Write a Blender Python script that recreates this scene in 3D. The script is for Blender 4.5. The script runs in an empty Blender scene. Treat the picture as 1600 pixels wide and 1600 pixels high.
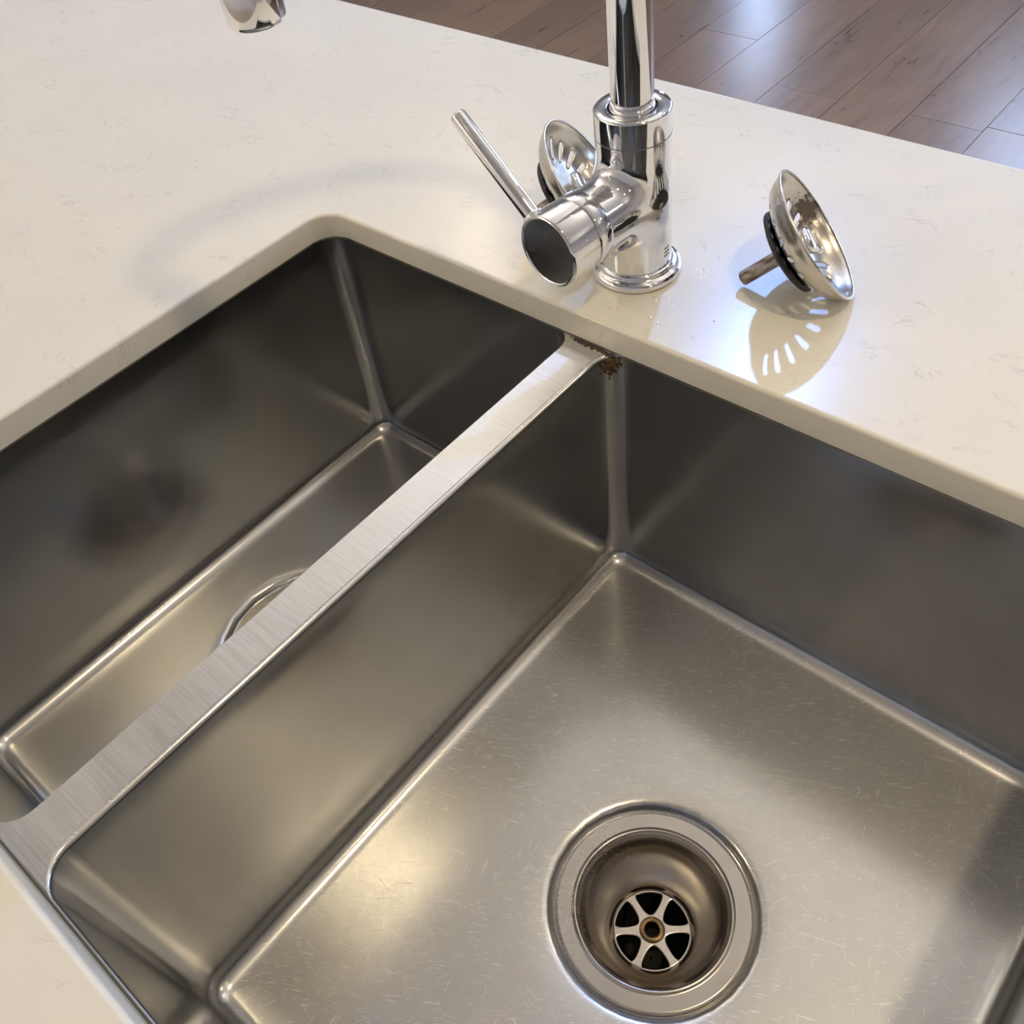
import bpy, bmesh, math, random
from mathutils import Vector, Matrix, noise
random.seed(7)
PI = math.pi
S = bpy.context.scene
COL = S.collection

# ------------------------------------------------------------------ camera
CAM_LOC = (0.54329, -0.36877, 0.35985)
CAM_R = [[0.762308, 0.638994, -0.102822], [0.432863, -0.621473, -0.652994], [-0.481161, 0.453275, -0.750351]]
cam = bpy.data.cameras.new('camera')
cam.sensor_width = 36.0
cam.lens = 36.0 * 1443.22 / 1600.0
cam.clip_start = 0.01
cam.dof.use_dof = False
co = bpy.data.objects.new('camera', cam)
COL.objects.link(co)
rx, ry, rz = [Vector(v) for v in CAM_R]
m = Matrix((rx, -ry, -rz)).transposed().to_4x4()
m.translation = Vector(CAM_LOC)
co.matrix_world = m
S.camera = co

# ------------------------------------------------------------------ world and exposure
W = bpy.data.worlds.new('world'); S.world = W; W.use_nodes = True
bg = W.node_tree.nodes['Background']
bg.inputs[0].default_value = (0.50, 0.66, 1.0, 1)
bg.inputs[1].default_value = 23.0
S.view_settings.view_transform = 'Standard'
S.view_settings.look = 'None'
S.view_settings.gamma = 1.0
S.view_settings.use_curve_mapping = False
S.view_settings.exposure = 0.12

CEIL = 1.58
FLOOR = -0.90
# recessed ceiling lights: x, y, colour, power; those after the cool one are added unseen for warm fill
WARM = (1.0, 0.80, 0.52)
COOL = (0.22, 0.43, 1.0)
LAMPS = [(0.94, -0.07, WARM, 5.0), (1.85, 0.05, WARM, 1.5), (-0.43, 1.68, COOL, 24.0),
         (2.9, -0.9, WARM, 9.0), (0.74, 1.68, WARM, 4.0), (2.4, 1.68, WARM, 11.0), (-1.58, 1.68, WARM, 4.0),
         (-1.1, -1.9, WARM, 16.0)]
LAMPWHERE = ['above the right sink bowl', 'right of the sink', 'beyond the island', 'added unseen as warm fill far right of the island', 'added unseen as warm fill beyond the right end of the island', 'added unseen as warm fill far right beyond the island',
             'added unseen as warm fill far left beyond the island', 'added unseen as warm fill behind the camera on the left']
# added unseen uplighters that brighten the white ceiling: x, y, relative power
UPLIGHTS = [(-1.25, 0.95, .88), (0.5, 1.15, .45), (2.7, 0.9, 0.2), (-2.4, -1.6, 1.6)]
UPWHERE = ['behind the left end of the island', 'behind the middle of the island', 'right of the island', 'in the near left corner']
UP_W = 22.0
UPCOL = (1.0, 0.92, 0.79)

# ------------------------------------------------------------------ helpers
def setp(o, label=None, cat=None, group=None, kind=None):
    if label: o['label'] = label
    if cat: o['category'] = cat
    if group: o['group'] = group
    if kind: o['kind'] = kind
    return o

def empty(name, loc=(0, 0, 0), parent=None):
    o = bpy.data.objects.new(name, None)
    o.empty_display_size = 0.02
    COL.objects.link(o); o.location = loc
    if parent: o.parent = parent
    return o

def obj(name, bm, mat, parent=None, smooth=True, ang=None):
    me = bpy.data.meshes.new(name)
    bmesh.ops.recalc_face_normals(bm, faces=bm.faces)
    bm.to_mesh(me); bm.free()
    for p in me.polygons: p.use_smooth = smooth
    if ang is not None:
        me.set_sharp_from_angle(angle=math.radians(ang))
    if mat: me.materials.append(mat)
    o = bpy.data.objects.new(name, me)
    COL.objects.link(o)
    if parent: o.parent = parent
    return o

def add_box(bm, a, b, bev=0.0):
    vs = [bm.verts.new((x, y, z)) for z in (a[2], b[2]) for y in (a[1], b[1]) for x in (a[0], b[0])]
    F = [(0, 1, 3, 2), (4, 5, 7, 6), (0, 1, 5, 4), (2, 3, 7, 6), (0, 2, 6, 4), (1, 3, 7, 5)]
    fs = [bm.faces.new([vs[i] for i in f]) for f in F]
    if bev:
        es = list({e for f in fs for e in f.edges})
        bmesh.ops.bevel(bm, geom=es, offset=bev, segments=2, affect='EDGES', profile=0.5)

def box(a, b, bev=0.0):
    bm = bmesh.new(); add_box(bm, a, b, bev); return bm

def bridge(bm, A, B, closed=True):
    n = len(A)
    for i in range(n if closed else n - 1):
        j = (i + 1) % n
        try: bm.faces.new((A[i], A[j], B[j], B[i]))
        except ValueError: pass

def lathe(bm, prof, origin=(0, 0, 0), axis=(0, 0, 1), n=96, cap0=True, cap1=True):
    """prof: list of (radius, height along axis)"""
    ax = Vector(axis).normalized(); o = Vector(origin)
    h = ax.orthogonal().normalized(); v = ax.cross(h)
    rings = []
    for r, s in prof:
        rings.append([bm.verts.new(o + ax * s + (h * math.cos(2 * PI * i / n) + v * math.sin(2 * PI * i / n)) * r) for i in range(n)])
    for a, b in zip(rings, rings[1:]): bridge(bm, a, b)
    if cap0: bm.faces.new(rings[0])
    if cap1: bm.faces.new(rings[-1])
    return rings

def arc(cx, cy, r, a0, a1, n):
    return [(cx + r * math.cos(math.radians(a0 + (a1 - a0) * i / n)), cy + r * math.sin(math.radians(a0 + (a1 - a0) * i / n))) for i in range(n + 1)]

def rrect(x0, x1, y0, y1, r, nc=12, ns=10):
    """counter-clockwise rounded rectangle, fixed number of points"""
    pts = []
    cs = [(x1 - r, y0 + r, -90), (x1 - r, y1 - r, 0), (x0 + r, y1 - r, 90), (x0 + r, y0 + r, 180)]
    for k, (cx, cy, a) in enumerate(cs):
        c = arc(cx, cy, r, a, a + 90, nc)
        pts += c
        nx = cs[(k + 1) % 4]
        e = arc(nx[0], nx[1], r, nx[2], nx[2] + 90, nc)[0]
        s = c[-1]
        for i in range(1, ns):
            t = i / ns
            pts.append((s[0] + (e[0] - s[0]) * t, s[1] + (e[1] - s[1]) * t))
    return pts

def loop(bm, pts, z):
    return [bm.verts.new((x, y, z)) for x, y in pts]

def tube(bm, pts, radii, n=48, caps=True):
    pts = [Vector(p) for p in pts]
    t0 = (pts[1] - pts[0]).normalized()
    h = t0.orthogonal().normalized()
    rings = []
    for i, p in enumerate(pts):
        if i == 0: t = t0
        elif i == len(pts) - 1: t = (pts[i] - pts[i - 1]).normalized()
        else: t = (pts[i + 1] - pts[i - 1]).normalized()
        h = (h - t * h.dot(t)).normalized(); v = t.cross(h)
        r = radii[i] if hasattr(radii, '__len__') else radii
        rings.append([bm.verts.new(p + (h * math.cos(2 * PI * k / n) + v * math.sin(2 * PI * k / n)) * r) for k in range(n)])
    for a, b in zip(rings, rings[1:]): bridge(bm, a, b)
    if caps:
        bm.faces.new(rings[0]); bm.faces.new(rings[-1])

def fill_between(bm, loops):
    es = []
    for L in loops:
        for i in range(len(L)):
            a, b = L[i], L[(i + 1) % len(L)]
            e = bm.edges.get((a, b)) or bm.edges.new((a, b))
            es.append(e)
    bmesh.ops.triangle_fill(bm, use_beauty=True, use_dissolve=False, edges=es)

# ------------------------------------------------------------------ materials
class NT:
    def __init__(s, name):
        s.m = bpy.data.materials.new(name); s.m.use_nodes = True
        s.t = s.m.node_tree; s.b = s.t.nodes['Principled BSDF']
    def n(s, kind, **kw):
        nd = s.t.nodes.new(kind)
        for k, v in kw.items():
            if k in ('inp',):
                for a, b in v.items(): nd.inputs[a].default_value = b
            else: setattr(nd, k, v)
        return nd
    def l(s, a, b): s.t.links.new(a, b)
    def math(s, op, a, b=None, clamp=False):
        nd = s.n('ShaderNodeMath', operation=op); nd.use_clamp = clamp
        for i, v in enumerate((a, b)):
            if v is None: continue
            if isinstance(v, (int, float)): nd.inputs[i].default_value = v
            else: s.l(v, nd.inputs[i])
        return nd.outputs[0]
    def coord(s, scale=(1, 1, 1), rot=(0, 0, 0), loc=(0, 0, 0)):
        g = s.n('ShaderNodeNewGeometry')
        mp = s.n('ShaderNodeMapping'); s.l(g.outputs['Position'], mp.inputs[0])
        mp.inputs['Scale'].default_value = scale; mp.inputs['Rotation'].default_value = rot; mp.inputs['Location'].default_value = loc
        return mp.outputs[0]
    def ocoord(s, scale=(1, 1, 1), rot=(0, 0, 0), loc=(0, 0, 0)):
        g = s.n('ShaderNodeTexCoord')
        mp = s.n('ShaderNodeMapping'); s.l(g.outputs['Object'], mp.inputs[0])
        mp.inputs['Scale'].default_value = scale; mp.inputs['Rotation'].default_value = rot; mp.inputs['Location'].default_value = loc
        return mp.outputs[0]
    def noise(s, vec, scale, detail=3, rough=.5, dist=0):
        nd = s.n('ShaderNodeTexNoise', inp={'Scale': scale, 'Detail': detail, 'Roughness': rough, 'Distortion': dist})
        s.l(vec, nd.inputs['Vector']); return nd.outputs['Fac']
    def ramp(s, fac, stops):
        nd = s.n('ShaderNodeMapRange'); (a, va), (b, vb) = stops
        nd.inputs[1].default_value = a; nd.inputs[2].default_value = b; nd.inputs[3].default_value = va; nd.inputs[4].default_value = vb
        nd.clamp = True; s.l(fac, nd.inputs[0]); return nd.outputs[0]
    def mix(s, fac, a, b):
        nd = s.n('ShaderNodeMix', data_type='RGBA')
        if isinstance(fac, (int, float)): nd.inputs[0].default_value = fac
        else: s.l(fac, nd.inputs[0])
        for i, v in ((6, a), (7, b)):
            if isinstance(v, tuple): nd.inputs[i].default_value = (*v, 1)
            else: s.l(v, nd.inputs[i])
        return nd.outputs[2]
    def bump(s, h, strength, dist=0.001):
        nd = s.n('ShaderNodeBump', inp={'Strength': strength, 'Distance': dist}); s.l(h, nd.inputs['Height'])
        s.l(nd.outputs[0], s.b.inputs['Normal'])
    def set(s, **kw):
        for k, v in kw.items():
            k = k.replace('_', ' ')
            i = s.b.inputs[k]
            if isinstance(v, (int, float)): i.default_value = v
            elif isinstance(v, tuple): i.default_value = (*v, 1)
            else: s.l(v, i)
        return s.m

def plain(name, col, rough=.5, metal=0.0, **kw):
    t = NT(name); return t.set(Base_Color=col, Roughness=rough, Metallic=metal, **kw)

def quartz():
    t = NT('quartz')
    a = t.noise(t.coord((1, 1.6, 1), (0, 0, .5)), 14, 6, .62, 1.2)
    ridge = t.math('ABSOLUTE', t.math('SUBTRACT', a, .5))
    vein = t.ramp(ridge, [(0.0, 1), (.012, 0)])
    msk = t.ramp(t.noise(t.coord((1, 1.4, 1), (0, 0, .5), (3, 1, 0)), 30, 3), [(.50, 0), (.64, 1)])
    v = t.math('MULTIPLY', vein, msk)
    cloud = t.ramp(t.noise(t.coord(), 9, 3), [(.35, 0), (.65, 1)])
    base = t.mix(cloud, QA, QB)
    col = t.mix(t.math('MULTIPLY', v, .4), base, (.36, .34, .30))
    r = t.ramp(t.noise(t.coord((1, 1, 1)), 25, 4), [(.3, .23), (.7, .26)])
    return t.set(Base_Color=col, Roughness=r, IOR=1.52)
QA = (.705, .675, .575); QB = (.73, .70, .60)

def scratches(t, specs):
    """sum of sparse thin dashes lying along given angles"""
    tot = None
    for k, (ang, sc, thr, ms) in enumerate(specs):
        v0 = t.coord((1, 1, 1), (0, 0, -ang), (k * .31, k * .17, 0))
        wob = t.n('ShaderNodeMapping'); t.l(v0, wob.inputs[0]); wob.inputs['Scale'].default_value = (sc * .8, sc * 19, 1)
        nv = t.noise(wob.outputs[0], 1.0, 2, .5, .25)
        d = t.ramp(nv, [(thr, 0), (thr + .04, 1)])
        mk = t.ramp(t.noise(t.coord(loc=(k, 5, 0)), ms, 2), [(.42, 0), (.62, 1)])
        d = t.math('MULTIPLY', d, mk)
        tot = d if tot is None else t.math('MAXIMUM', tot, d)
    return tot

def steel(name, col, rough, scr=None, grain=(60, 60, 60), gr=.05, rot=0.0, stain=.0, bmp=.03, haze=0, lines=0):
    t = NT(name)
    g = t.noise(t.coord(grain, (0, 0, rot)), 10, 3, .6)
    cl = t.noise(t.coord((1, 1, 1)), 9, 4, .6)
    c2 = tuple(c * .86 for c in col)
    base = t.mix(t.ramp(cl, [(.3, 0), (.7, 1)]), c2, col)
    if lines: base = t.mix(t.math('MULTIPLY', t.ramp(g, [(.35, 1), (.6, 0)]), lines), base, tuple(c * .6 for c in col))
    r = t.math('ADD', t.ramp(g, [(.3, rough - gr), (.7, rough + gr)]), t.ramp(cl, [(.3, -.03), (.7, .03)]))
    h = t.math('MULTIPLY', g, .35)
    if scr:
        s = scratches(t, scr)
        sx = t.n('ShaderNodeSeparateXYZ'); gg = t.n('ShaderNodeNewGeometry'); t.l(gg.outputs['Normal'], sx.inputs[0])
        s = t.math('MULTIPLY', s, t.ramp(t.math('ABSOLUTE', sx.outputs[2]), [(.75, 0), (.97, 1)]))
        base = t.mix(t.math('MULTIPLY', s, .7), base, (.92, .89, .84))
        r = t.math('ADD', r, t.math('MULTIPLY', s, .22), True)
        h = t.math('SUBTRACT', h, t.math('MULTIPLY', s, .8))
    if stain:
        sp = t.ramp(t.noise(t.coord(), 160, 2), [(.70, 0), (.76, 1)])
        base = t.mix(t.math('MULTIPLY', sp, stain), base, (.25, .22, .18))
    t.bump(h, bmp, .0003)
    t.set(Base_Color=base, Roughness=r, Metallic=1.0)
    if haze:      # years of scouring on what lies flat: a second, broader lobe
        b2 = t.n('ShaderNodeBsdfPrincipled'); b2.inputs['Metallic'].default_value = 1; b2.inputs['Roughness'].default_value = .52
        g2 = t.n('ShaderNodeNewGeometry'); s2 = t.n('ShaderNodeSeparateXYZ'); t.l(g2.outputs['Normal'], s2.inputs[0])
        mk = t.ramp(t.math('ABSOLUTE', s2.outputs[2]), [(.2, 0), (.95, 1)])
        flat_lit = t.mix(mk, base, t.mix(.78, base, (.72, .72, .71)))     # flat faces painted lighter than the walls, brightness put into the colour
        t.l(flat_lit, b2.inputs['Base Color']); t.l(flat_lit, t.b.inputs['Base Color'])
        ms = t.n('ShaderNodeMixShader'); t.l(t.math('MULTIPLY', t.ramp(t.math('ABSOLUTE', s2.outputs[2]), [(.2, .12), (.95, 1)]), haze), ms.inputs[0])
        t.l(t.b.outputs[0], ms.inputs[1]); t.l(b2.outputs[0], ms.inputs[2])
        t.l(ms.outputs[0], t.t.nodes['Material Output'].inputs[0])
    return t.m

def chrome():
    t = NT('chrome')
    sm = t.noise(t.ocoord(), 60, 4, .6)
    r = t.ramp(sm, [(.45, .035), (.75, .11)])
    t.bump(t.noise(t.ocoord(), 18, 1), .02, .0004)
    return t.set(Base_Color=(.80, .80, .81), Roughness=r, Metallic=1.0)

def wood():
    t = NT('floor_wood')
    oi = t.n('ShaderNodeObjectInfo')
    geo = t.n('ShaderNodeNewGeometry')
    off = t.n('ShaderNodeVectorMath', operation='MULTIPLY_ADD')
    t.l(geo.outputs['Position'], off.inputs[0]); off.inputs[1].default_value = (1, 1, 1)
    cmb = t.n('ShaderNodeCombineXYZ'); t.l(t.math('MULTIPLY', oi.outputs['Random'], 17.0), cmb.inputs[0]); t.l(t.math('MULTIPLY', oi.outputs['Random'], 31.0), cmb.inputs[1])
    t.l(cmb.outputs[0], off.inputs[2])
    mp = t.n('ShaderNodeMapping'); t.l(off.outputs[0], mp.inputs[0]); mp.inputs['Scale'].default_value = (1, .13, 1)
    g1 = t.noise(mp.outputs[0], 34, 6, .65, .6)
    mp2 = t.n('ShaderNodeMapping'); t.l(off.outputs[0], mp2.inputs[0]); mp2.inputs['Scale'].default_value = (1, .35, 1)
    g2 = t.noise(mp2.outputs[0], 7, 5, .65, .0)
    mp3 = t.n('ShaderNodeMapping'); t.l(off.outputs[0], mp3.inputs[0]); mp3.inputs['Scale'].default_value = (1, .04, 1)
    g3 = t.noise(mp3.outputs[0], 160, 3, .6)
    c = t.mix(t.ramp(g1, [(.3, 0), (.7, 1)]), (.115, .075, .050), (.235, .160, .106))
    c = t.mix(t.ramp(g2, [(.22, 0), (.88, .75)]), c, (.27, .17, .105))
    c = t.mix(t.ramp(g3, [(.30, .28), (.65, 0)]), c, (.10, .066, .05))
    tone = t.mix(oi.outputs['Random'], (.92, .89, .86), (1.16, 1.08, .99))
    mm = t.n('ShaderNodeMix', data_type='RGBA', blend_type='MULTIPLY'); mm.inputs[0].default_value = 1
    t.l(c, mm.inputs[6]); t.l(tone, mm.inputs[7])
    r = t.ramp(g1, [(.3, .27), (.7, .31)])
    t.bump(t.math('ADD', t.math('MULTIPLY', g1, .4), t.math('MULTIPLY', t.noise(t.coord((1, .6, 1)), 26, 2), 1.0)), 0.09, .002)
    return t.set(Base_Color=mm.outputs[2], Roughness=r, Specular_IOR_Level=.38)

def painted(name, col, rough=.7):
    t = NT(name)
    n = t.noise(t.coord(), 40, 3)
    base = t.mix(t.ramp(n, [(.3, 0), (.7, 1)]), tuple(c * .97 for c in col), col)
    return t.set(Base_Color=base, Roughness=rough)

def glass():
    m = bpy.data.materials.new('window_glass'); m.use_nodes = True
    t = m.node_tree; t.nodes.clear()
    o = t.nodes.new('ShaderNodeOutputMaterial'); mx = t.nodes.new('ShaderNodeMixShader')
    tr = t.nodes.new('ShaderNodeBsdfTransparent'); gl = t.nodes.new('ShaderNodeBsdfGlossy'); gl.inputs['Roughness'].default_value = .02
    fr = t.nodes.new('ShaderNodeFresnel'); fr.inputs[0].default_value = 1.45
    t.links.new(fr.outputs[0], mx.inputs[0]); t.links.new(tr.outputs[0], mx.inputs[1]); t.links.new(gl.outputs[0], mx.inputs[2]); t.links.new(mx.outputs[0], o.inputs[0])
    return m

def emit(name, col, s):
    m = bpy.data.materials.new(name); m.use_nodes = True
    b = m.node_tree.nodes['Principled BSDF']
    b.inputs['Base Color'].default_value = (.8, .8, .8, 1)
    b.inputs['Emission Color'].default_value = (*col, 1); b.inputs['Emission Strength'].default_value = s
    return m

M_quartz = quartz()
M_chrome = chrome()
D = math.radians
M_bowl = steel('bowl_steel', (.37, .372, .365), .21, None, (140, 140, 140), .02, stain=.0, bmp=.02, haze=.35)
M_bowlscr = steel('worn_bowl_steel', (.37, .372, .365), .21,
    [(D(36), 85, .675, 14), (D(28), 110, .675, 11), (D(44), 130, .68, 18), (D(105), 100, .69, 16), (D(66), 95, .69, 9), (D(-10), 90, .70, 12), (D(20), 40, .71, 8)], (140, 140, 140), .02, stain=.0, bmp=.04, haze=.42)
M_rim = steel('brushed_rim_steel', (.62, .62, .61), .36, [(D(35), 60, .72, 12), (D(110), 90, .73, 16)], (3, 110, 3), .07, bmp=.3, lines=.45)
M_drain = steel('drain_steel', (.56, .53, .49), .25, None, (60, 60, 60), .02, bmp=.0)
M_grate = plain('polished_grate', (.64, .59, .54), .28, 1.0)
M_brass = steel('tarnished_brass', (.30, .21, .11), .38, None, (120, 120, 120), .1)
M_dark = plain('drain_dark', (.006, .006, .005), .7)
M_floor = wood()
M_wall = painted('wall_paint', (.74, .70, .63))
M_ceil = painted('ceiling_paint', (.80, .80, .80))
M_white = painted('white_lacquer', (.72, .71, .69), .35)
M_rubber = plain('black_rubber', (.007, .007, .008), .38)
M_void = plain('board_joint_gap', (.03, .022, .018), .9)  # dark brown subfloor seen in the gaps between boards

# ------------------------------------------------------------------ room shell (the kitchen round the island)
RX0, RX1, RY0, RY1 = -3.6, 4.2, -2.3, 5.2
TH = 0.12
setp(obj('floor', box((RX0 - TH, RY0 - TH, FLOOR - .12), (RX1 + TH, RY1 + TH, FLOOR - .0145)), M_void), kind='structure')
setp(obj('ceiling', box((RX0 - TH, RY0 - TH, CEIL), (RX1 + TH, RY1 + TH, CEIL + .1)), M_ceil, smooth=False), kind='structure')
setp(obj('wall_left', box((RX0 - TH, RY0 - TH, FLOOR - .0145), (RX0, RY1 + TH, CEIL)), M_wall, smooth=False), kind='structure')
setp(obj('wall_right', box((RX1, RY0 - TH, FLOOR - .0145), (RX1 + TH, RY1 + TH, CEIL)), M_wall, smooth=False), kind='structure')
setp(obj('wall_front', box((RX0, RY0 - TH, FLOOR - .0145), (RX1, RY0, CEIL)), M_wall, smooth=False), kind='structure')
# far wall with openings: (x0, x1, z0, z1)
WIN = [(-2.60, -2.28, -.15, .85), (-1.0, 2.4, .60, 1.38)]
bm = bmesh.new()
xs = sorted({RX0, RX1} | {w[0] for w in WIN} | {w[1] for w in WIN})
for a, b in zip(xs, xs[1:]):
    w = [w for w in WIN if w[0] <= a and w[1] >= b]
    if w:
        add_box(bm, (a, RY1, FLOOR - .0145), (b, RY1 + TH, w[0][2])); add_box(bm, (a, RY1, w[0][3]), (b, RY1 + TH, CEIL))
    else:
        add_box(bm, (a, RY1, FLOOR - .0145), (b, RY1 + TH, CEIL))
setp(obj('wall_far', bm, M_wall, smooth=False), kind='structure')
M_glass = glass()
for i, (x0, x1, z0, z1) in enumerate(WIN):
    w = setp(empty('window_%d' % (i + 1), ((x0 + x1) / 2, RY1 + .05, z0)), kind='structure')
    cx, cy, cz = w.location
    bm = bmesh.new(); fw = .045
    for a, b in [((x0, RY1 + .02, z0), (x0 + fw, RY1 + .08, z1)), ((x1 - fw, RY1 + .02, z0), (x1, RY1 + .08, z1)),
                 ((x0 + fw, RY1 + .02, z0), (x1 - fw, RY1 + .08, z0 + fw)), ((x0 + fw, RY1 + .02, z1 - fw), (x1 - fw, RY1 + .08, z1))]:
        add_box(bm, (a[0] - cx, a[1] - cy, a[2] - cz), (b[0] - cx, b[1] - cy, b[2] - cz))
    n = 3 if x1 - x0 > 1 else 1
    step = (x1 - x0 - 2 * fw) / n
    for k in range(1, n):
        xm = x0 + fw + k * step
        add_box(bm, (xm - .02 - cx, RY1 + .02 - cy, z0 + fw - cz), (xm + .02 - cx, RY1 + .08 - cy, z1 - fw - cz))
    obj('window_frame', bm, M_white, w, smooth=False)
    for k in range(n):
        a = x0 + fw + k * step + (.02 if k else 0); b = x0 + fw + (k + 1) * step - (.02 if k < n - 1 else 0)
        obj('pane', box((a - cx, RY1 + .047 - cy, z0 + fw - cz), (b - cx, RY1 + .053 - cy, z1 - fw - cz)), M_glass, w, smooth=False)
    ld = bpy.data.lights.new('daylight', 'AREA'); ld.shape = 'RECTANGLE'; ld.size = x1 - x0; ld.size_y = z1 - z0
    ld.cycles.is_portal = True
    lo = bpy.data.objects.new('window_portal', ld); COL.objects.link(lo); lo.location = ((x0 + x1) / 2, RY1 + TH + .02, (z0 + z1) / 2)
    lo.rotation_euler = (-PI / 2, 0, 0)

# floor boards, 195 mm wide, running away from the island; joints where the photograph shows them
FL = bpy.data.objects['floor']
pw = .1945
JO = {0: [2.065, .86, 3.4], 2: [2.075, .7, 3.6], 1: [1.0, 2.9], -1: [1.45, 3.1], -2: [.9, 2.3, 3.9], -3: [1.7, 3.3], -4: [1.2, 2.6]}
def plank(x0, x1, y0, y1, g=.0008):
    bm = bmesh.new()
    dz = random.uniform(-.0003, .0003)
    add_box(bm, (x0 + g, y0 + g, FLOOR - .0145), (x1 - g, y1 - g, FLOOR + dz))
    top = [e for e in bm.edges if all(v.co.z > FLOOR - .005 for v in e.verts)]
    pass
    obj('plank', bm, M_floor, FL, smooth=False)
k0 = -16
for k in range(k0, 25):
    x0 = -.6795 + k * pw; x1 = x0 + pw
    x0 = max(x0, RX0); x1 = min(x1, RX1)
    if x1 - x0 < .01: continue
    js = JO.get(k, [random.uniform(.5, 1.7), random.uniform(2.1, 3.9)])
    ys = [RY0] + [random.uniform(-1.5, -.5)] + sorted(js) + [RY1]
    for a, b in zip(ys, ys[1:]): plank(x0, x1, a, b)

# ------------------------------------------------------------------ recessed ceiling lights, some added unseen for fill
for i, (x, y, colr, pw_) in enumerate(LAMPS):
    t = setp(empty('ceiling_light', (x, y, CEIL)), 'round white recessed ceiling light ' + LAMPWHERE[i], 'ceiling light', 'recessed ceiling lights')
    bm = bmesh.new(); lathe(bm, [(.040, -.001), (.040, -.004), (.052, -.006), (.056, -.003), (.056, -.0005)], n=48, cap0=False, cap1=False)
    obj('trim_ring', bm, M_white, t)
    bm = bmesh.new(); lathe(bm, [(.040, -.0012), (.040, -.0030)], n=48)
    obj('diffuser', bm, emit('lamp_glow', colr, 2.0), t)
    ld = bpy.data.lights.new('lamp', 'AREA'); ld.shape = 'DISK'; ld.size = .080; ld.energy = pw_; ld.color = colr; ld.spread = D(150)
    lo = bpy.data.objects.new('lamp', ld); COL.objects.link(lo); lo.parent = t; lo.location = (0, 0, -.008)

for i, (x, y, pw_) in enumerate(UPLIGHTS):  # invented uplighters out of view, there only to light the ceiling
    t = setp(empty('added_uplighter', (x, y, FLOOR)), 'slim white uplighter added unseen for ceiling fill ' + UPWHERE[i], 'added uplighter', 'added unseen uplighters')
    hgt = 1.72
    bm = bmesh.new(); lathe(bm, [(.14, 0), (.14, .012), (.13, .018), (.015, .022)], n=48); obj('base', bm, M_white, t, ang=40)
    bm = bmesh.new(); lathe(bm, [(.012, .018), (.012, hgt - .09)], n=24); obj('pole', bm, M_chrome, t, ang=40)
    bm = bmesh.new(); lathe(bm, [(.02, hgt - .10), (.07, hgt - .085), (.15, hgt), (.147, hgt), (.069, hgt - .078), (.02, hgt - .088)], n=48); obj('added_shade', bm, M_white, t, ang=40)
    ld = bpy.data.lights.new('uplight', 'AREA'); ld.shape = 'DISK'; ld.size = .13; ld.energy = pw_ * UP_W; ld.color = UPCOL
    lo = bpy.data.objects.new('uplight', ld); COL.objects.link(lo); lo.parent = t; lo.location = (0, 0, hgt - .060); lo.rotation_euler = (PI, 0, 0)

# ------------------------------------------------------------------ island: worktop
TK = .0195
CX0, CX1, CY0, CY1, CR = 0.0, .622, -.4200, 0.0, .021
SX0, SX1, SY0, SY1 = -1.25, 1.75, -.60, .2935
wt = bmesh.new()
hin = lambda o, z: loop(wt, rrect(CX0 - o, CX1 + o, CY0 - o, CY1 + o, CR + o), z)
hout = lambda o, z: loop(wt, rrect(SX0 + o, SX1 - o, SY0 + o, SY1 - o, .006, 4, 8), z)
bv = .0026
prof = [(bv * (1 - math.sin(D(a))), -bv * (1 - math.cos(D(a)))) for a in (0, 22.5, 45, 67.5, 90)]
H = [hin(o, z) for o, z in prof] + [hin(0, -TK + .0006), hin(.0006, -TK)]
O = [hout(o, z) for o, z in prof] + [hout(0, -TK + .0006), hout(.0006, -TK)]
for L in (H, O):
    for a, b in zip(L, L[1:]): bridge(wt, a, b)
fill_between(wt, [hin(prof[0][0], 0), hout(prof[0][0], 0)]); fill_between(wt, [hin(.0006, -TK), hout(.0006, -TK)])
worktop = setp(obj('countertop', wt, M_quartz, ang=30), 'cream white quartz island countertop with faint grey veins and sink cutout', 'countertop')

# island carcass below the worktop
isl = setp(empty('island_cabinet', (.25, -.14, FLOOR)), 'white panelled island cabinet carrying the quartz worktop', 'cabinet')
def ip(name, a, b, bev=.001, par=isl, mat=M_white):
    c = Vector((.25, -.14, FLOOR))
    return obj(name, box(Vector(a) - c, Vector(b) - c, bev), mat, par, smooth=False)
zt, zb = -TK - .0005, FLOOR + .1
ip('side_panel', (-1.2, -.56, FLOOR), (-1.182, .25, zt)); ip('side_panel', (1.682, -.56, FLOOR), (1.70, .25, zt))
ip('back_panel', (-1.18, .232, FLOOR), (1.68, .25, zt)); ip('bottom_panel', (-1.18, -.54, zb), (1.68, .23, zb + .018))
ip('kickboard', (-1.18, -.50, FLOOR), (1.68, -.485, zb - .002))
for k in range(5):
    a = -1.18 + k * .572
    d = ip('door', (a + .0015, -.559, zb), (a + .5705, -.541, zt - .004), .0015)
    hb = bmesh.new(); c = Vector((.25, -.14, FLOOR))
    tube(hb, [Vector(q) - c for q in [(a + .5, -.5595, zt - .1), (a + .5, -.585, zt - .1), (a + .5, -.585, zt - .26), (a + .5, -.5595, zt - .26)]], .005, 12)
    obj('handle', hb, M_chrome, d)

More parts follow.
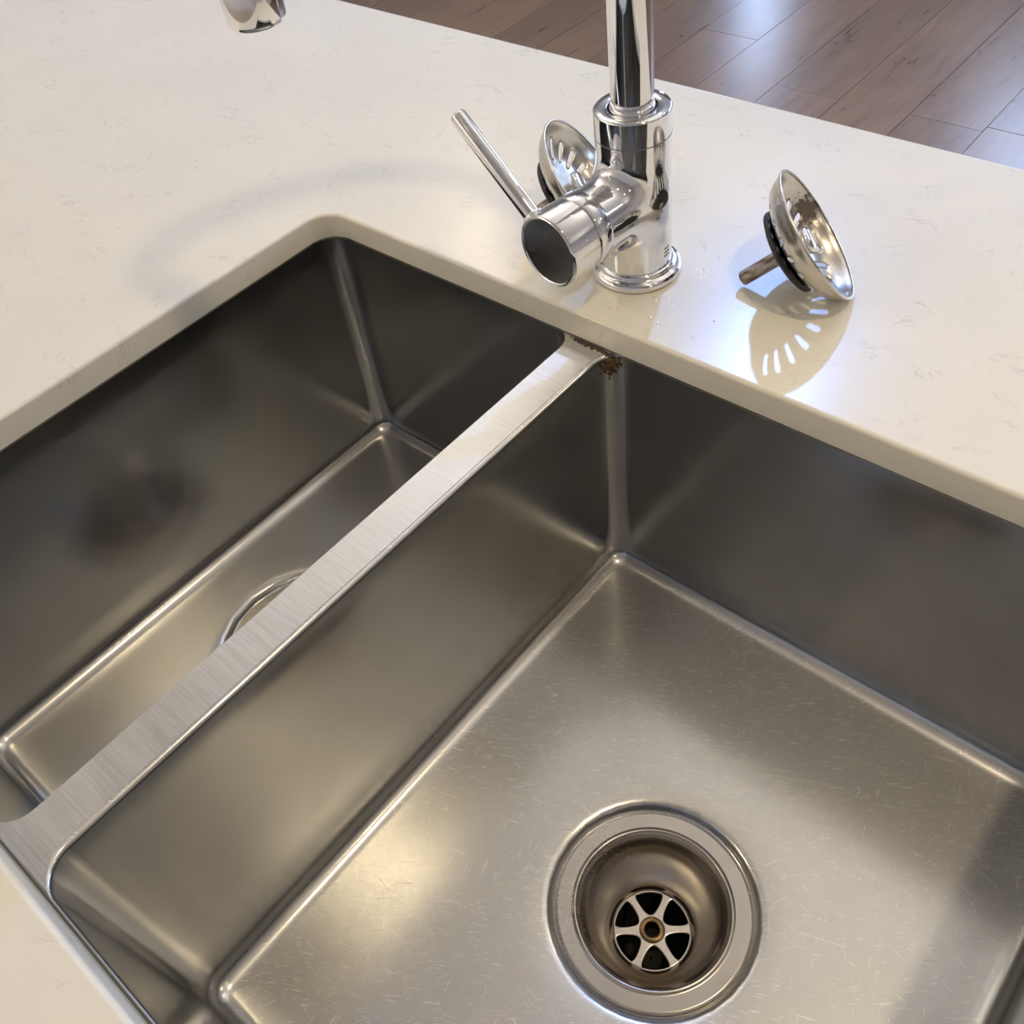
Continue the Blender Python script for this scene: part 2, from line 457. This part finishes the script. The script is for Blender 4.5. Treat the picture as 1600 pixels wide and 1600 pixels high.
# ------------------------------------------------------------------ double sink
sink = setp(empty('double_sink', (.31, -.209, -.2300)), 'brushed stainless steel double-bowl undermount sink with scratched right bowl', 'sink')
SO = Vector(sink.location)
def sobj(name, bm, mat, parent=sink, **kw):
    bmesh.ops.translate(bm, verts=bm.verts, vec=-SO if parent is sink else (0, 0, 0))
    return obj(name, bm, mat, parent, **kw)
ZP = -TK - .0004        # top of the steel rim
ZB = -.2225             # bowl floor
RC, RF = .0165, .013
RD = .0622              # pressed recess round the waste
def facing(o, sign):
    if sum(p.normal.z * p.area for p in o.data.polygons) * sign < 0: o.data.flip_normals()
def bowl(name, x0, x1, y0, y1, dc, mat, RE):
    bm = bmesh.new()
    R = []
    for a in (0, 30, 60, 90):      # rolled edge at the top
        o = RE * (1 - math.sin(D(a))); z = ZP - RE * (1 - math.cos(D(a)))
        R.append(loop(bm, rrect(x0 - o, x1 + o, y0 - o * EY, y1 + o * EY, RC + o * .6), z))
    for z in (-.04, -.08, -.12, -.16, -.19): 
        tp = (z + .02) / -.2 * .0012
        R.append(loop(bm, rrect(x0 + tp, x1 - tp, y0 + tp, y1 - tp, RC - tp), z))
    tp = .0012
    for a in range(0, 91, 10):
        i = RF * (1 - math.cos(D(a))) + tp; z = ZB + RF - RF * math.sin(D(a))
        R.append(loop(bm, rrect(x0 + i, x1 - i, y0 + i, y1 - i, max(RC - i, .0030)), z))
    nfl = 10
    i = RF + tp
    P0 = rrect(x0 + i, x1 - i, y0 + i, y1 - i, .0030)
    n = len(P0)
    for k in range(1, nfl + 1):
        t = k / nfl
        L = []
        for (x, y) in P0:
            a = math.atan2(y - dc[1], x - dc[0])
            tx, ty = dc[0] + (RD + .006) * math.cos(a), dc[1] + (RD + .006) * math.sin(a)
            L.append((x + (tx - x) * t, y + (ty - y) * t))
        R.append(loop(bm, L, ZB - .0005 * t))
    ang = [math.atan2(y - dc[1], x - dc[0]) for x, y in P0]
    for rr_, dz in [(RD + .003, -.0010), (RD + .001, -.0022), (RD - .0005, -.0050), (RD - .002, -.0066), (RD - .006, -.0069), (RD - .014, -.0069)]:
        R.append([bm.verts.new((dc[0] + rr_ * math.cos(a), dc[1] + rr_ * math.sin(a), ZB + dz)) for a in ang])
    for a, b in zip(R, R[1:]): bridge(bm, a, b)
    o = sobj(name, bm, mat)
    # give the pressed sheet its thickness, away from the water side
    facing(o, -1)
    md = o.modifiers.new('sheet', 'SOLIDIFY'); md.thickness = .001; md.offset = 1
    return o
BX = [(-.0012, .2344, -.4170, .0024), (.2628, .6235, -.4170, .0024)]
REK = [.0011, .0032]
EY = .35
DC = [(.1180, -.2085), (.4422, -.2085)]
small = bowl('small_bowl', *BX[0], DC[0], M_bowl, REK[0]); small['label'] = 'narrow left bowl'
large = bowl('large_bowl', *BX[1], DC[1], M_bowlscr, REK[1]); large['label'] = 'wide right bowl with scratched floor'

def hole_pts(k):
    x0, x1, y0, y1 = BX[k]
    RE = REK[k]
    return x0 - RE, x1 + RE, y0 - RE * EY, y1 + RE * EY, RC + RE * .6
# divider: flat bar between the bowls, flaring into their corners
bm = bmesh.new()
a0, a1, ay0, ay1, ar = hole_pts(0); b0, b1, by0, by1, br = hole_pts(1)
pts = arc(a1 - ar, ay1 - ar, ar, 90, 0, 14) + [(a1, ay1 - ar + (ay0 + ar - ay1 + ar) * i / 20) for i in range(1, 20)] + arc(a1 - ar, ay0 + ar, ar, 0, -90, 14)
pts2 = arc(b0 + br, by0 + br, br, 270, 180, 14) + [(b0, by0 + br + (by1 - br - by0 - br) * i / 20) for i in range(1, 20)] + arc(b0 + br, by1 - br, br, 180, 90, 14)
L0 = [bm.verts.new((x, y, ZP)) for x, y in pts]; L1 = [bm.verts.new((x, y, ZP)) for x, y in reversed(pts2)]
bridge(bm, L0, L1, closed=False)
div = sobj('divider', bm, M_rim, smooth=False)
facing(div, 1); md = div.modifiers.new('sheet', 'SOLIDIFY'); md.thickness = .001; md.offset = -1
bm = bmesh.new()
outer = loop(bm, rrect(-.028, .650, -.447, .028, .03), ZP)
pA = [bm.verts.new((x, y, ZP)) for x, y in
      arc(a0 + ar, ay1 - ar, ar, 180, 90, 12) + arc(b1 - br, by1 - br, br, 90, 0, 12) + arc(b1 - br, by0 + br, br, 0, -90, 12) + arc(a0 + ar, ay0 + ar, ar, 270, 180, 12)]
fill_between(bm, [outer, pA])
fl = sobj('rim_flange', bm, M_rim, smooth=False)
facing(fl, 1); md = fl.modifiers.new('sheet', 'SOLIDIFY'); md.thickness = .001; md.offset = -1

# mastic joint and dirt where divider meets the worktop
def lumpy(name, cx0, cx1, y0, y1, z0, z1, mat, seed, sub=18, amp=.0012, label=None):
    bm = bmesh.new()
    n = 8; rings = []
    for i in range(sub + 1):
        x = cx0 + (cx1 - cx0) * i / sub
        e = math.sin(PI * min(1, max(0, i / sub))) ** .35 if 0 < i < sub else .15
        ring = []
        for k in range(n):
            a = 2 * PI * k / n
            w = 1 + .55 * noise.noise(Vector((x * 420, k * .9, seed)))
            ring.append(bm.verts.new((x, min(-.0003, max(-.4197, (y0 + y1) / 2 + math.cos(a) * (y1 - y0) / 2 * e * w)), (z0 + z1) / 2 + math.sin(a) * (z1 - z0) / 2 * e * w)))
        rings.append(ring)
    for a, b in zip(rings, rings[1:]): bridge(bm, a, b)
    bm.faces.new(rings[0]); bm.faces.new(rings[-1])
    o = sobj(name, bm, mat)
    if label: o['label'] = label
    return o
M_mastic = steel('black_mastic', (.045, .035, .028), .5, None, (200, 200, 200), .1); M_mastic.node_tree.nodes['Principled BSDF'].inputs['Metallic'].default_value = 0
M_rust = NT('rust_dirt'); _r = M_rust.ramp(M_rust.noise(M_rust.coord(), 900, 3), [(.4, 0), (.62, 1)])
M_rust = M_rust.set(Base_Color=M_rust.mix(_r, (.035, .02, .01), (.20, .12, .05)), Roughness=.85)
lumpy('sealant', .2300, .2700, -.0056, .0016, -.0214, -.0196, M_mastic, 1.0, 30, label='black lumpy sealant under the worktop edge')
rb = bmesh.new(); rr = random.Random(3)
for _ in range(150):
    a = D(min(162, max(110, rr.gauss(137, 11)))); rad = RC - .0007
    z = -.0222 - abs(rr.gauss(0, .0050)); q = rr.uniform(.0004, .0013)
    cx_, cy_ = BX[1][0] + RC + rad * math.cos(a), BX[1][3] - RC + rad * math.sin(a)
    bmesh.ops.create_icosphere(rb, subdivisions=1, radius=q, matrix=Matrix.Translation((cx_, cy_, z)))
o_ = sobj('rust_patch', rb, M_rust); o_['label'] = 'brown rust dirt in the bowl corner'; o_['kind'] = 'stuff'
M_sil = plain('grey_silicone', (.10, .09, .06), .5)
bm = bmesh.new()
A = loop(bm, rrect(CX0 + .0006, CX1 - .0006, CY0 + .0006, CY1 - .0006, CR), -TK - .0003)
B = loop(bm, rrect(-.0006, CX1 - .0006 + .0008, CY0 + .0017, -.0002, CR), ZP + .0003)
bridge(bm, A, B)
sobj('silicone_bead', bm, M_sil)
# clear blob of silicone on the near end of the divider
lumpy('silicone_smear', .2250, .2640, -.4188, -.4158, -.0208, -.0200, plain('clear_silicone', (.35, .34, .31), .25), 9.0, 24)

# ------------------------------------------------------------------ waste outlets
def chaikin(P, it=2):
    for _ in range(it):
        Q = []
        for i in range(len(P)):
            a, b = P[i], P[(i + 1) % len(P)]
            Q += [(a[0] * .75 + b[0] * .25, a[1] * .75 + b[1] * .25), (a[0] * .25 + b[0] * .75, a[1] * .25 + b[1] * .75)]
        P = Q
    return P
def waste(dc, a0):
    z = ZB - .0069
    loc = Vector((dc[0], dc[1], z)) - SO
    bm = bmesh.new()
    prof = [(.0575, .0004), (.0592, .0004), (.0594, .0010), (.0591, .0015), (.0587, .0019), (.0580, .0020), (.0575, .0020), (.0500, .0018), (.0494, .0018),
            (.0487, .0022), (.0480, .0026), (.0474, .0027), (.0468, .0024), (.0463, .0016), (.0459, -.0010), (.0452, -.0016), (.0447, -.0026),
            (.0443, -.0060), (.0438, -.0110), (.0425, -.0165), (.0400, -.0220), (.0365, -.0270), (.0325, -.0312), (.0290, -.0345),
            (.0268, -.0375), (.0256, -.0400), (.0250, -.0425), (.0247, -.0450)]
    lathe(bm, prof, n=128, cap0=False, cap1=False)
    w = obj('waste_outlet', bm, M_drain, sink, ang=50); w.location = loc
    # grate with six openings
    bm = bmesh.new()
    out = loop(bm, arc(0, 0, .0248, 0, 360, 72)[:-1], 0)
    loops = [out, loop(bm, arc(0, 0, .0046, 0, 360, 24)[:-1], 0)]
    for k in range(6):
        am = D(a0 + 30 + 60 * k); hw = .0023
        P = []
        for r, s in ((.0240, -1), (.0240, 1), (.0100, 1), (.0100, -1)):
            th = D(30) - math.asin(hw / r)
            if r > .02:
                ts = [-th, -th * .5, 0] if s < 0 else [th * .5, th]
                if s > 0: ts = [th * .5, th]
                P += [(r * math.cos(t), r * math.sin(t)) for t in ts]
            else:
                P += [(r * math.cos(s * th * .9), r * math.sin(s * th * .9))]
        P = chaikin(P, 3)
        loops.append(loop(bm, [(x * math.cos(am) - y * math.sin(am), x * math.sin(am) + y * math.cos(am)) for x, y in P], 0))
    fill_between(bm, loops)
    # drop faces lying in an opening
    for f in list(bm.faces):
        c = f.calc_center_median(); r = c.length
        if r < .0044: bm.faces.remove(f)
    g = obj('grate', bm, M_grate, w, smooth=False); g.location = (0, 0, -.0440)
    md = g.modifiers.new('plate', 'SOLIDIFY'); md.thickness = .0022; md.offset = 0
    md = g.modifiers.new('edge', 'BEVEL'); md.width = .0008; md.segments = 3; md.limit_method = 'ANGLE'; md.angle_limit = D(50)
    bm = bmesh.new()
    lathe(bm, [(.0046, -.012), (.0046, .0006), (.0050, .0014), (.0060, .0017), (.0072, .0014), (.0080, .0006), (.0084, -.0004), (.0086, -.002)], n=48, cap0=False, cap1=False)
    for k in (0, 1):
        a = D(a0 + 90 + 180 * k); c = Vector((math.cos(a), math.sin(a), 0)) * .0064
        add_box(bm, (c.x - .0007, c.y - .0007, .0008), (c.x + .0007, c.y + .0007, .0022))
    h = obj('screw_bush', bm, M_brass, w, ang=50); h.location = (0, 0, -.0428)
    bm = bmesh.new()
    lathe(bm, [(.0252, -.0452), (.0252, -.105), (.001, -.1055)], n=48, cap0=False, cap1=False)
    obj('waste_pipe', bm, M_dark, w)
    return w
w1 = waste(DC[1], 40); w2 = waste(DC[0], 40)

# ------------------------------------------------------------------ mixer tap
FB = Vector((.2438, .0590, 0.0))
tap = setp(empty('mixer_tap', FB), 'chrome single-lever kitchen mixer tap with tall curved spout behind the sink', 'tap')
LEAN = Matrix.Rotation(D(1.2), 4, Vector((.63, -.77, 0)))
tap.matrix_world = Matrix.Translation(FB) @ LEAN
TM = tap.matrix_world.inverted()
bm = bmesh.new()
lathe(bm, [(.0275, 0), (.0287, .0006), (.0292, .0022), (.0290, .0040), (.0280, .0056), (.0266, .0062), (.0256, .0063), (.0250, .0068), (.0247, .0078), (.0245, .0088), (.0238, .0094), (.0215, .0096)], n=128, cap0=True, cap1=True)
obj('base_ring', bm, M_chrome, tap, ang=60)
# cast body: vertical barrel and side neck blended into one smooth surface
RB, RN, KB, HB = .0226, .0213, .011, .1095
HZ = .0535
naz = D(-96.6); NX = Vector((math.cos(naz), math.sin(naz), 0)); NP = Vector((0, 0, 1)).cross(NX)
T_N, T_R, T_C = .0430, .0535, .0765
def sdf(p):
    d1 = math.hypot(p.x, p.y) - RB
    q = p - Vector((0, 0, HZ))
    t = q.dot(NX)
    r = q - NX * t
    d2 = r.length - RN
    d2 = max(d2, -t)
    h = max(KB - abs(d1 - d2), 0) / KB
    return min(d1, d2) - h * h * KB * .25
def grad(p):
    e = 1e-5
    return Vector([(sdf(p + Vector(v)) - sdf(p - Vector(v))) for v in ((e, 0, 0), (0, e, 0), (0, 0, e))]).normalized()
def march(o, d, start, lim):
    r = start
    for _ in range(60):
        s = sdf(o + d * r)
        r += -s * .9 if s < 0 else -s * .9
        if abs(s) < 1e-7: break
        if r > lim: return None
    return r
bm = bmesh.new(); nrm = {}
def patch(rows, cols, fn):
    grid = []
    for i in range(rows + 1):
        row = []
        for j in range(cols):
            p = fn(i, j)
            row.append(bm.verts.new(p) if p is not None else None)
        grid.append(row)
    for i in range(rows):
        for j in range(cols):
            q = [grid[i][j], grid[i][(j + 1) % cols], grid[i + 1][(j + 1) % cols], grid[i + 1][j]]
            if all(q): bm.faces.new(q)
def fa(i, j):
    z = .0092 + (HB - .0012 - .0092) * i / 80
    a = 2 * PI * j / 120; d = Vector((math.cos(a), math.sin(a), 0))
    r = march(Vector((0, 0, z)), d, RB * .999, RB + .0075)
    return None if r is None else d * r + Vector((0, 0, z))
patch(80, 120, fa)
def fb(i, j):
    t = .008 + (T_N - .008) * i / 40
    a = 2 * PI * j / 120; d = NP * math.cos(a) + Vector((0, 0, 1)) * math.sin(a)
    o = Vector((0, 0, HZ)) + NX * t
    if sdf(o + d * (RN + .0075)) < 0: return None
    r = march(o, d, RN * .999, RN + .0075)
    return None if r is None else o + d * r
patch(40, 120, fb)
for v in [v for v in bm.verts if not v.link_faces]: bm.verts.remove(v)
me = bpy.data.meshes.new('body'); bm.to_mesh(me); bm.free()
ns = [grad(v.co.copy()) for v in me.vertices]
for p in me.polygons: p.use_smooth = True
# orient faces outward then fix the shading normals from the surface itself
bm = bmesh.new(); bm.from_mesh(me)
for f in bm.faces:
    if f.normal.dot(grad(f.calc_center_median())) < 0: f.normal_flip()
bm.to_mesh(me); bm.free()
me.normals_split_custom_set_from_vertices(ns)
me.materials.append(M_chrome)
body = bpy.data.objects.new('body', me); COL.objects.link(body); body.parent = tap
bm = bmesh.new()
lathe(bm, [(RB, HB - .0014), (RB - .0003, HB - .0006), (RB - .0010, HB), (.0150, HB), (.0146, HB - .0004), (.0144, HB - .0040)], n=96, cap0=False, cap1=False)
obj('top_rim', bm, M_chrome, body, ang=60)
bm = bmesh.new()
lathe(bm, [(RB + .00005, .0935), (RB + .00012, .0937), (RB + .00012, .0940), (RB + .00005, .0942)], n=96, cap0=False, cap1=False)
obj('seam_line', bm, plain('seam_grey', (.25, .25, .25), .3, 1.0), body)
bm = bmesh.new(); lathe(bm, [(.0146, HB - .0042), (.0118, HB - .0042)], n=48, cap0=False, cap1=False)
obj('seal_ring', bm, M_rubber, body)
# three engraved lines low on the body
bm = bmesh.new()
for k in range(3):
    for s in range(8):
        a = D(-3 + s * 1.7); b = D(-3 + (s + .75) * 1.7); z0 = .0165 + k * .0026
        pts = [(math.cos(q) * (RB + .00006), math.sin(q) * (RB + .00006)) for q in (a, b)]
        vs = [bm.verts.new((pts[0][0], pts[0][1], z0)), bm.verts.new((pts[1][0], pts[1][1], z0)), bm.verts.new((pts[1][0], pts[1][1], z0 + .0012)), bm.verts.new((pts[0][0], pts[0][1], z0 + .0012))]
        bm.faces.new(vs)
obj('engraved_print', bm, plain('print_grey', (.16, .15, .13), .5), body)
o0 = Vector((0, 0, HZ))
bm = bmesh.new()
lathe(bm, [(.0195, T_N - .0010), (RN + .0004, T_N - .0008), (RN + .0011, T_N + .0002), (RN + .0012, T_R - .0008), (RN + .0008, T_R - .0002), (.0200, T_R)], o0, NX, 128, True, True)
obj('cartridge_ring', bm, M_chrome, tap, ang=60)
bm = bmesh.new(); RCAP = .0226
lathe(bm, [(.0200, T_R + .0003), (RCAP - .0006, T_R + .0003), (RCAP, T_R + .0010), (RCAP, T_C - .0016), (RCAP - .0004, T_C - .0006), (RCAP - .0012, T_C - .0001), (RCAP - .0020, T_C - .0004), (RCAP - .0024, T_C - .0008)], o0, NX, 128, True, True)
cap = obj('handle_cap', bm, M_chrome, tap, ang=40)
# letters on the cap face
M_etch = plain('etched_letter', (.30, .30, .30), .45, 1.0)
def letter(ch, u, v, rot, size=.0052):
    cu = bpy.data.curves.new('t', 'FONT'); cu.body = ch; cu.size = size; cu.align_x = 'CENTER'; cu.align_y = 'CENTER'; cu.extrude = .00004
    tmp = bpy.data.objects.new('t', cu); COL.objects.link(tmp)
    dg = bpy.context.evaluated_depsgraph_get(); mesh = bpy.data.meshes.new_from_object(tmp.evaluated_get(dg))
    bpy.data.objects.remove(tmp)
    X = NP; Y = Vector((0, 0, 1)); Z = X.cross(Y)
    # text must face outward along NX; NP x Z = -NX? choose the handedness that reads correctly
    if Z.dot(NX) < 0: X = -X
    c = o0 + NX * (T_C - .00070) + X * u + Y * v
    Mx = Matrix((X, Y, NX)).transposed().to_4x4(); Mx.translation = c
    mesh.transform(Mx @ Matrix.Rotation(rot, 4, 'Z'))
    mesh.materials.clear(); mesh.materials.append(M_etch)
    o = bpy.data.objects.new('letter', mesh); COL.objects.link(o); o.parent = cap
letter('C', .0000, .0115, D(-5)); letter('H', -.0135, -.004, D(35))
bm = bmesh.new()
LB = D(-51); ld_ = Vector((0, 0, 1)) * math.cos(LB) + NP * math.sin(LB)
ls = o0 + NX * .0690 + ld_ * .0205
lathe(bm, [(.0052, 0), (.0052, .073), (.0049, .0742), (.0042, .0747)], ls, ld_, 48)
obj('lever', bm, M_chrome, cap, ang=50)
bm = bmesh.new(); sdv = (Vector((0, 0, 1)) * math.cos(LB + D(0)) + NP * math.sin(LB)).normalized()
lathe(bm, [(.0062, -.001), (.0066, .0012), (.0060, .0026), (.0050, .0030)], o0 + NX * .0690 + ld_ * .0210, ld_, 40)
obj('lever_collar', bm, M_chrome, cap, ang=50)
# spout: straight riser, half-circle bend, short drop
tipw = Vector((.1645, -.1188, .2053)); tip = TM @ tipw
RS = .0124
hd = Vector((tip.x, tip.y, 0)); reach = hd.length; hd.normalize(); r2 = reach / 2
zr = .315
pts = [Vector((0, 0, HB - .006)), Vector((0, 0, .16)), Vector((0, 0, .21)), Vector((0, 0, .26)), Vector((0, 0, zr))]
for i in range(1, 33):
    a = PI * i / 32
    pts.append(hd * (r2 - r2 * math.cos(a)) + Vector((0, 0, zr + r2 * math.sin(a))))
pts += [hd * reach + Vector((0, 0, z)) for z in (zr - .03, tip.z + .02)]
bm = bmesh.new(); tube(bm, pts, RS, 64)
spout = obj('spout', bm, M_chrome, tap, ang=60)
bm = bmesh.new(); lathe(bm, [(RS, .0), (RS + .0009, .0006), (RS + .0009, .0040), (RS + .0003, .0052), (RS, .0054)], (0, 0, HB - .0040), (0, 0, 1), 64, False, False)
obj('spout_collar', bm, M_chrome, spout, ang=60)
bm = bmesh.new()
lathe(bm, [(.0080, .0012), (.0105, .0008), (.0120, .0), (.0131, .0008), (.0134, .0022), (.0134, .022), (.0130, .0226), (RS, .0228)], tip, (0, 0, 1), 64)
obj('aerator', bm, M_chrome, tap, ang=60)

# ------------------------------------------------------------------ sink basket strainers
RR = .0434
def basket_bowl_bm():
    prof = [(RR - .0016, .0004), (RR - .0004, .0006), (RR, .0), (RR - .0004, -.0008), (.0417, -.0022), (.0410, -.0038), (.0402, -.0056), (.0392, -.0074), (.0380, -.0091),
            (.0366, -.0105), (.0338, -.0124), (.0308, -.0139), (.0278, -.0151), (.0254, -.0158), (.0238, -.0162), (.0216, -.0165), (.0180, -.0167), (.0120, -.0168), (.0030, -.0168)]
    NTH = 18 * 9
    bm = bmesh.new(); V = []
    r0, r1 = 9, 14
    for i, (r, z) in enumerate(prof):
        row = []
        for j in range(NTH):
            c = j % 9; a = 2 * PI * j / NTH
            rr_, zz = r, z
            if i == r0 and c in (3, 6): rr_, zz = r - .0012, z - .0008
            if i == r1 and c in (3, 6): rr_, zz = r + .0010, z + .0003
            row.append(bm.verts.new((rr_ * math.cos(a), rr_ * math.sin(a), zz)))
        V.append(row)
    for i in range(len(prof) - 1):
        for j in range(NTH):
            if r0 <= i < r1 and (j % 9) in (3, 4, 5): continue
            k = (j + 1) % NTH
            bm.faces.new((V[i][j], V[i][k], V[i + 1][k], V[i + 1][j]))
    bm.faces.new(V[-1])
    return bm
def strainer_steel(name, stain):
    t = NT(name)
    g = t.noise(t.ocoord((1, 1, 8)), 160, 3, .6)
    cl = t.noise(t.ocoord(), 50, 4)
    base = t.mix(t.ramp(cl, [(.35, 0), (.7, 1)]), (.56, .53, .48), (.70, .68, .65))
    r = t.ramp(g, [(.3, .22), (.7, .28)])
    if stain:
        tc = t.n('ShaderNodeTexCoord')
        ds = t.n('ShaderNodeVectorMath', operation='DISTANCE'); t.l(tc.outputs['Object'], ds.inputs[0]); ds.inputs[1].default_value = STAIN
        nz = t.noise(t.ocoord((1, .75, 1)), 300, 5, .7)
        f = t.math('ADD', ds.outputs['Value'], t.math('MULTIPLY', t.math('SUBTRACT', nz, .5), .034))
        msk = t.ramp(f, [(.0078, 1), (.0098, 0)])
        base = t.mix(t.math('MULTIPLY', msk, .85), base, (.13, .105, .08))
        r = t.math('ADD', r, t.math('MULTIPLY', msk, .4))
    t.bump(g, .02, .0002)
    return t.set(Base_Color=base, Roughness=r, Metallic=1.0)
STAIN = (.0380, -.0075, -.0068)
M_st1 = strainer_steel('stained_basket_steel', True); M_st2 = strainer_steel('basket_steel', False)
M_post = NT('tarnished_post'); _n = M_post.ramp(M_post.noise(M_post.ocoord((1, 1, .4)), 260, 4), [(.4, 0), (.62, 1)])
M_post = M_post.set(Base_Color=M_post.mix(_n, (.16, .105, .07), (.50, .46, .40)), Roughness=.42, Metallic=.8)
def strainer(loc, az, el, roll, label, mat):
    ax = Vector((math.cos(az) * math.cos(el), math.sin(az) * math.cos(el), math.sin(el)))
    h = Vector((0, 0, 1)).cross(ax).normalized(); v = ax.cross(h)
    M = Matrix((h, v, ax)).transposed().to_4x4() @ Matrix.Rotation(roll, 4, 'Z'); 
    Q = Vector((loc[0], loc[1], RR * math.cos(el) + .0016))
    base = Vector((loc[0], loc[1], 0))
    t = setp(empty('basket_strainer', base), label, 'sink strainer', 'basket strainers on the worktop')
    ML = Matrix.Translation(Q - base) @ M
    o = obj('basket', basket_bowl_bm(), mat, t); o.matrix_local = ML
    md = o.modifiers.new('sheet', 'SOLIDIFY'); md.thickness = .0007; md.offset = -1
    bm = bmesh.new()
    lathe(bm, [(.010, -.0170), (.0190, -.0170), (.0200, -.0178), (.0242, -.0176), (.0262, -.0174), (.0270, -.0180), (.0272, -.0194), (.0267, -.0205), (.0250, -.0212), (.0228, -.0216), (.0215, -.0226), (.0180, -.0232), (.010, -.0234)], n=96)
    g = obj('rubber_gasket', bm, M_rubber, t, ang=60); g.matrix_local = ML
    bm = bmesh.new()
    lathe(bm, [(.0080, -.0229), (.0080, -.0244), (.0050, -.0248), (.0046, -.0254), (.0046, -.0508), (.0040, -.0516), (.0026, -.0519)], n=40)
    p = obj('post', bm, M_post, t, ang=45); p.matrix_local = ML; p['label'] = 'tarnished brown metal post'
    bm = bmesh.new()
    lathe(bm, [(.0050, -.0167), (.0044, -.0155), (.0042, -.0105), (.0050, -.0088), (.0078, -.0080), (.0084, -.0072), (.0084, -.0056), (.0078, -.0046), (.0050, -.0038), (.0015, -.0036)], n=48)
    k = obj('knob', bm, M_chrome, t, ang=60); k.matrix_local = ML
    return t
strainer((.34609, .09923), .569, .640, D(6), 'steel basket strainer with brown stain inside, tipped over right of the tap', M_st1)
strainer((.18615, .08334), .552, .640, D(2), 'clean steel basket strainer tipped over behind the tap lever', M_st2)

# ------------------------------------------------------------------ water drops on the quartz round the tap
M_water = NT('water').set(Base_Color=(1, 1, 1), Roughness=.0, IOR=1.33, Transmission_Weight=1.0)
bm = bmesh.new()
for k in range(26):
    a = random.uniform(D(-70), D(35)); r = .030 + abs(random.gauss(0, .016)) + .002
    x, y = FB.x + r * math.cos(a), FB.y + r * math.sin(a)
    s = random.uniform(.0003, .0008)
    lathe(bm, [(s, 0), (s * .85, s * .22), (s * .5, s * .4), (s * .1, s * .46)], (x, y, .00003), (0, 0, 1), 12)
setp(obj('water_drops', bm, M_water), 'small clear water drops scattered on the quartz right of the tap base', 'water', kind='stuff')
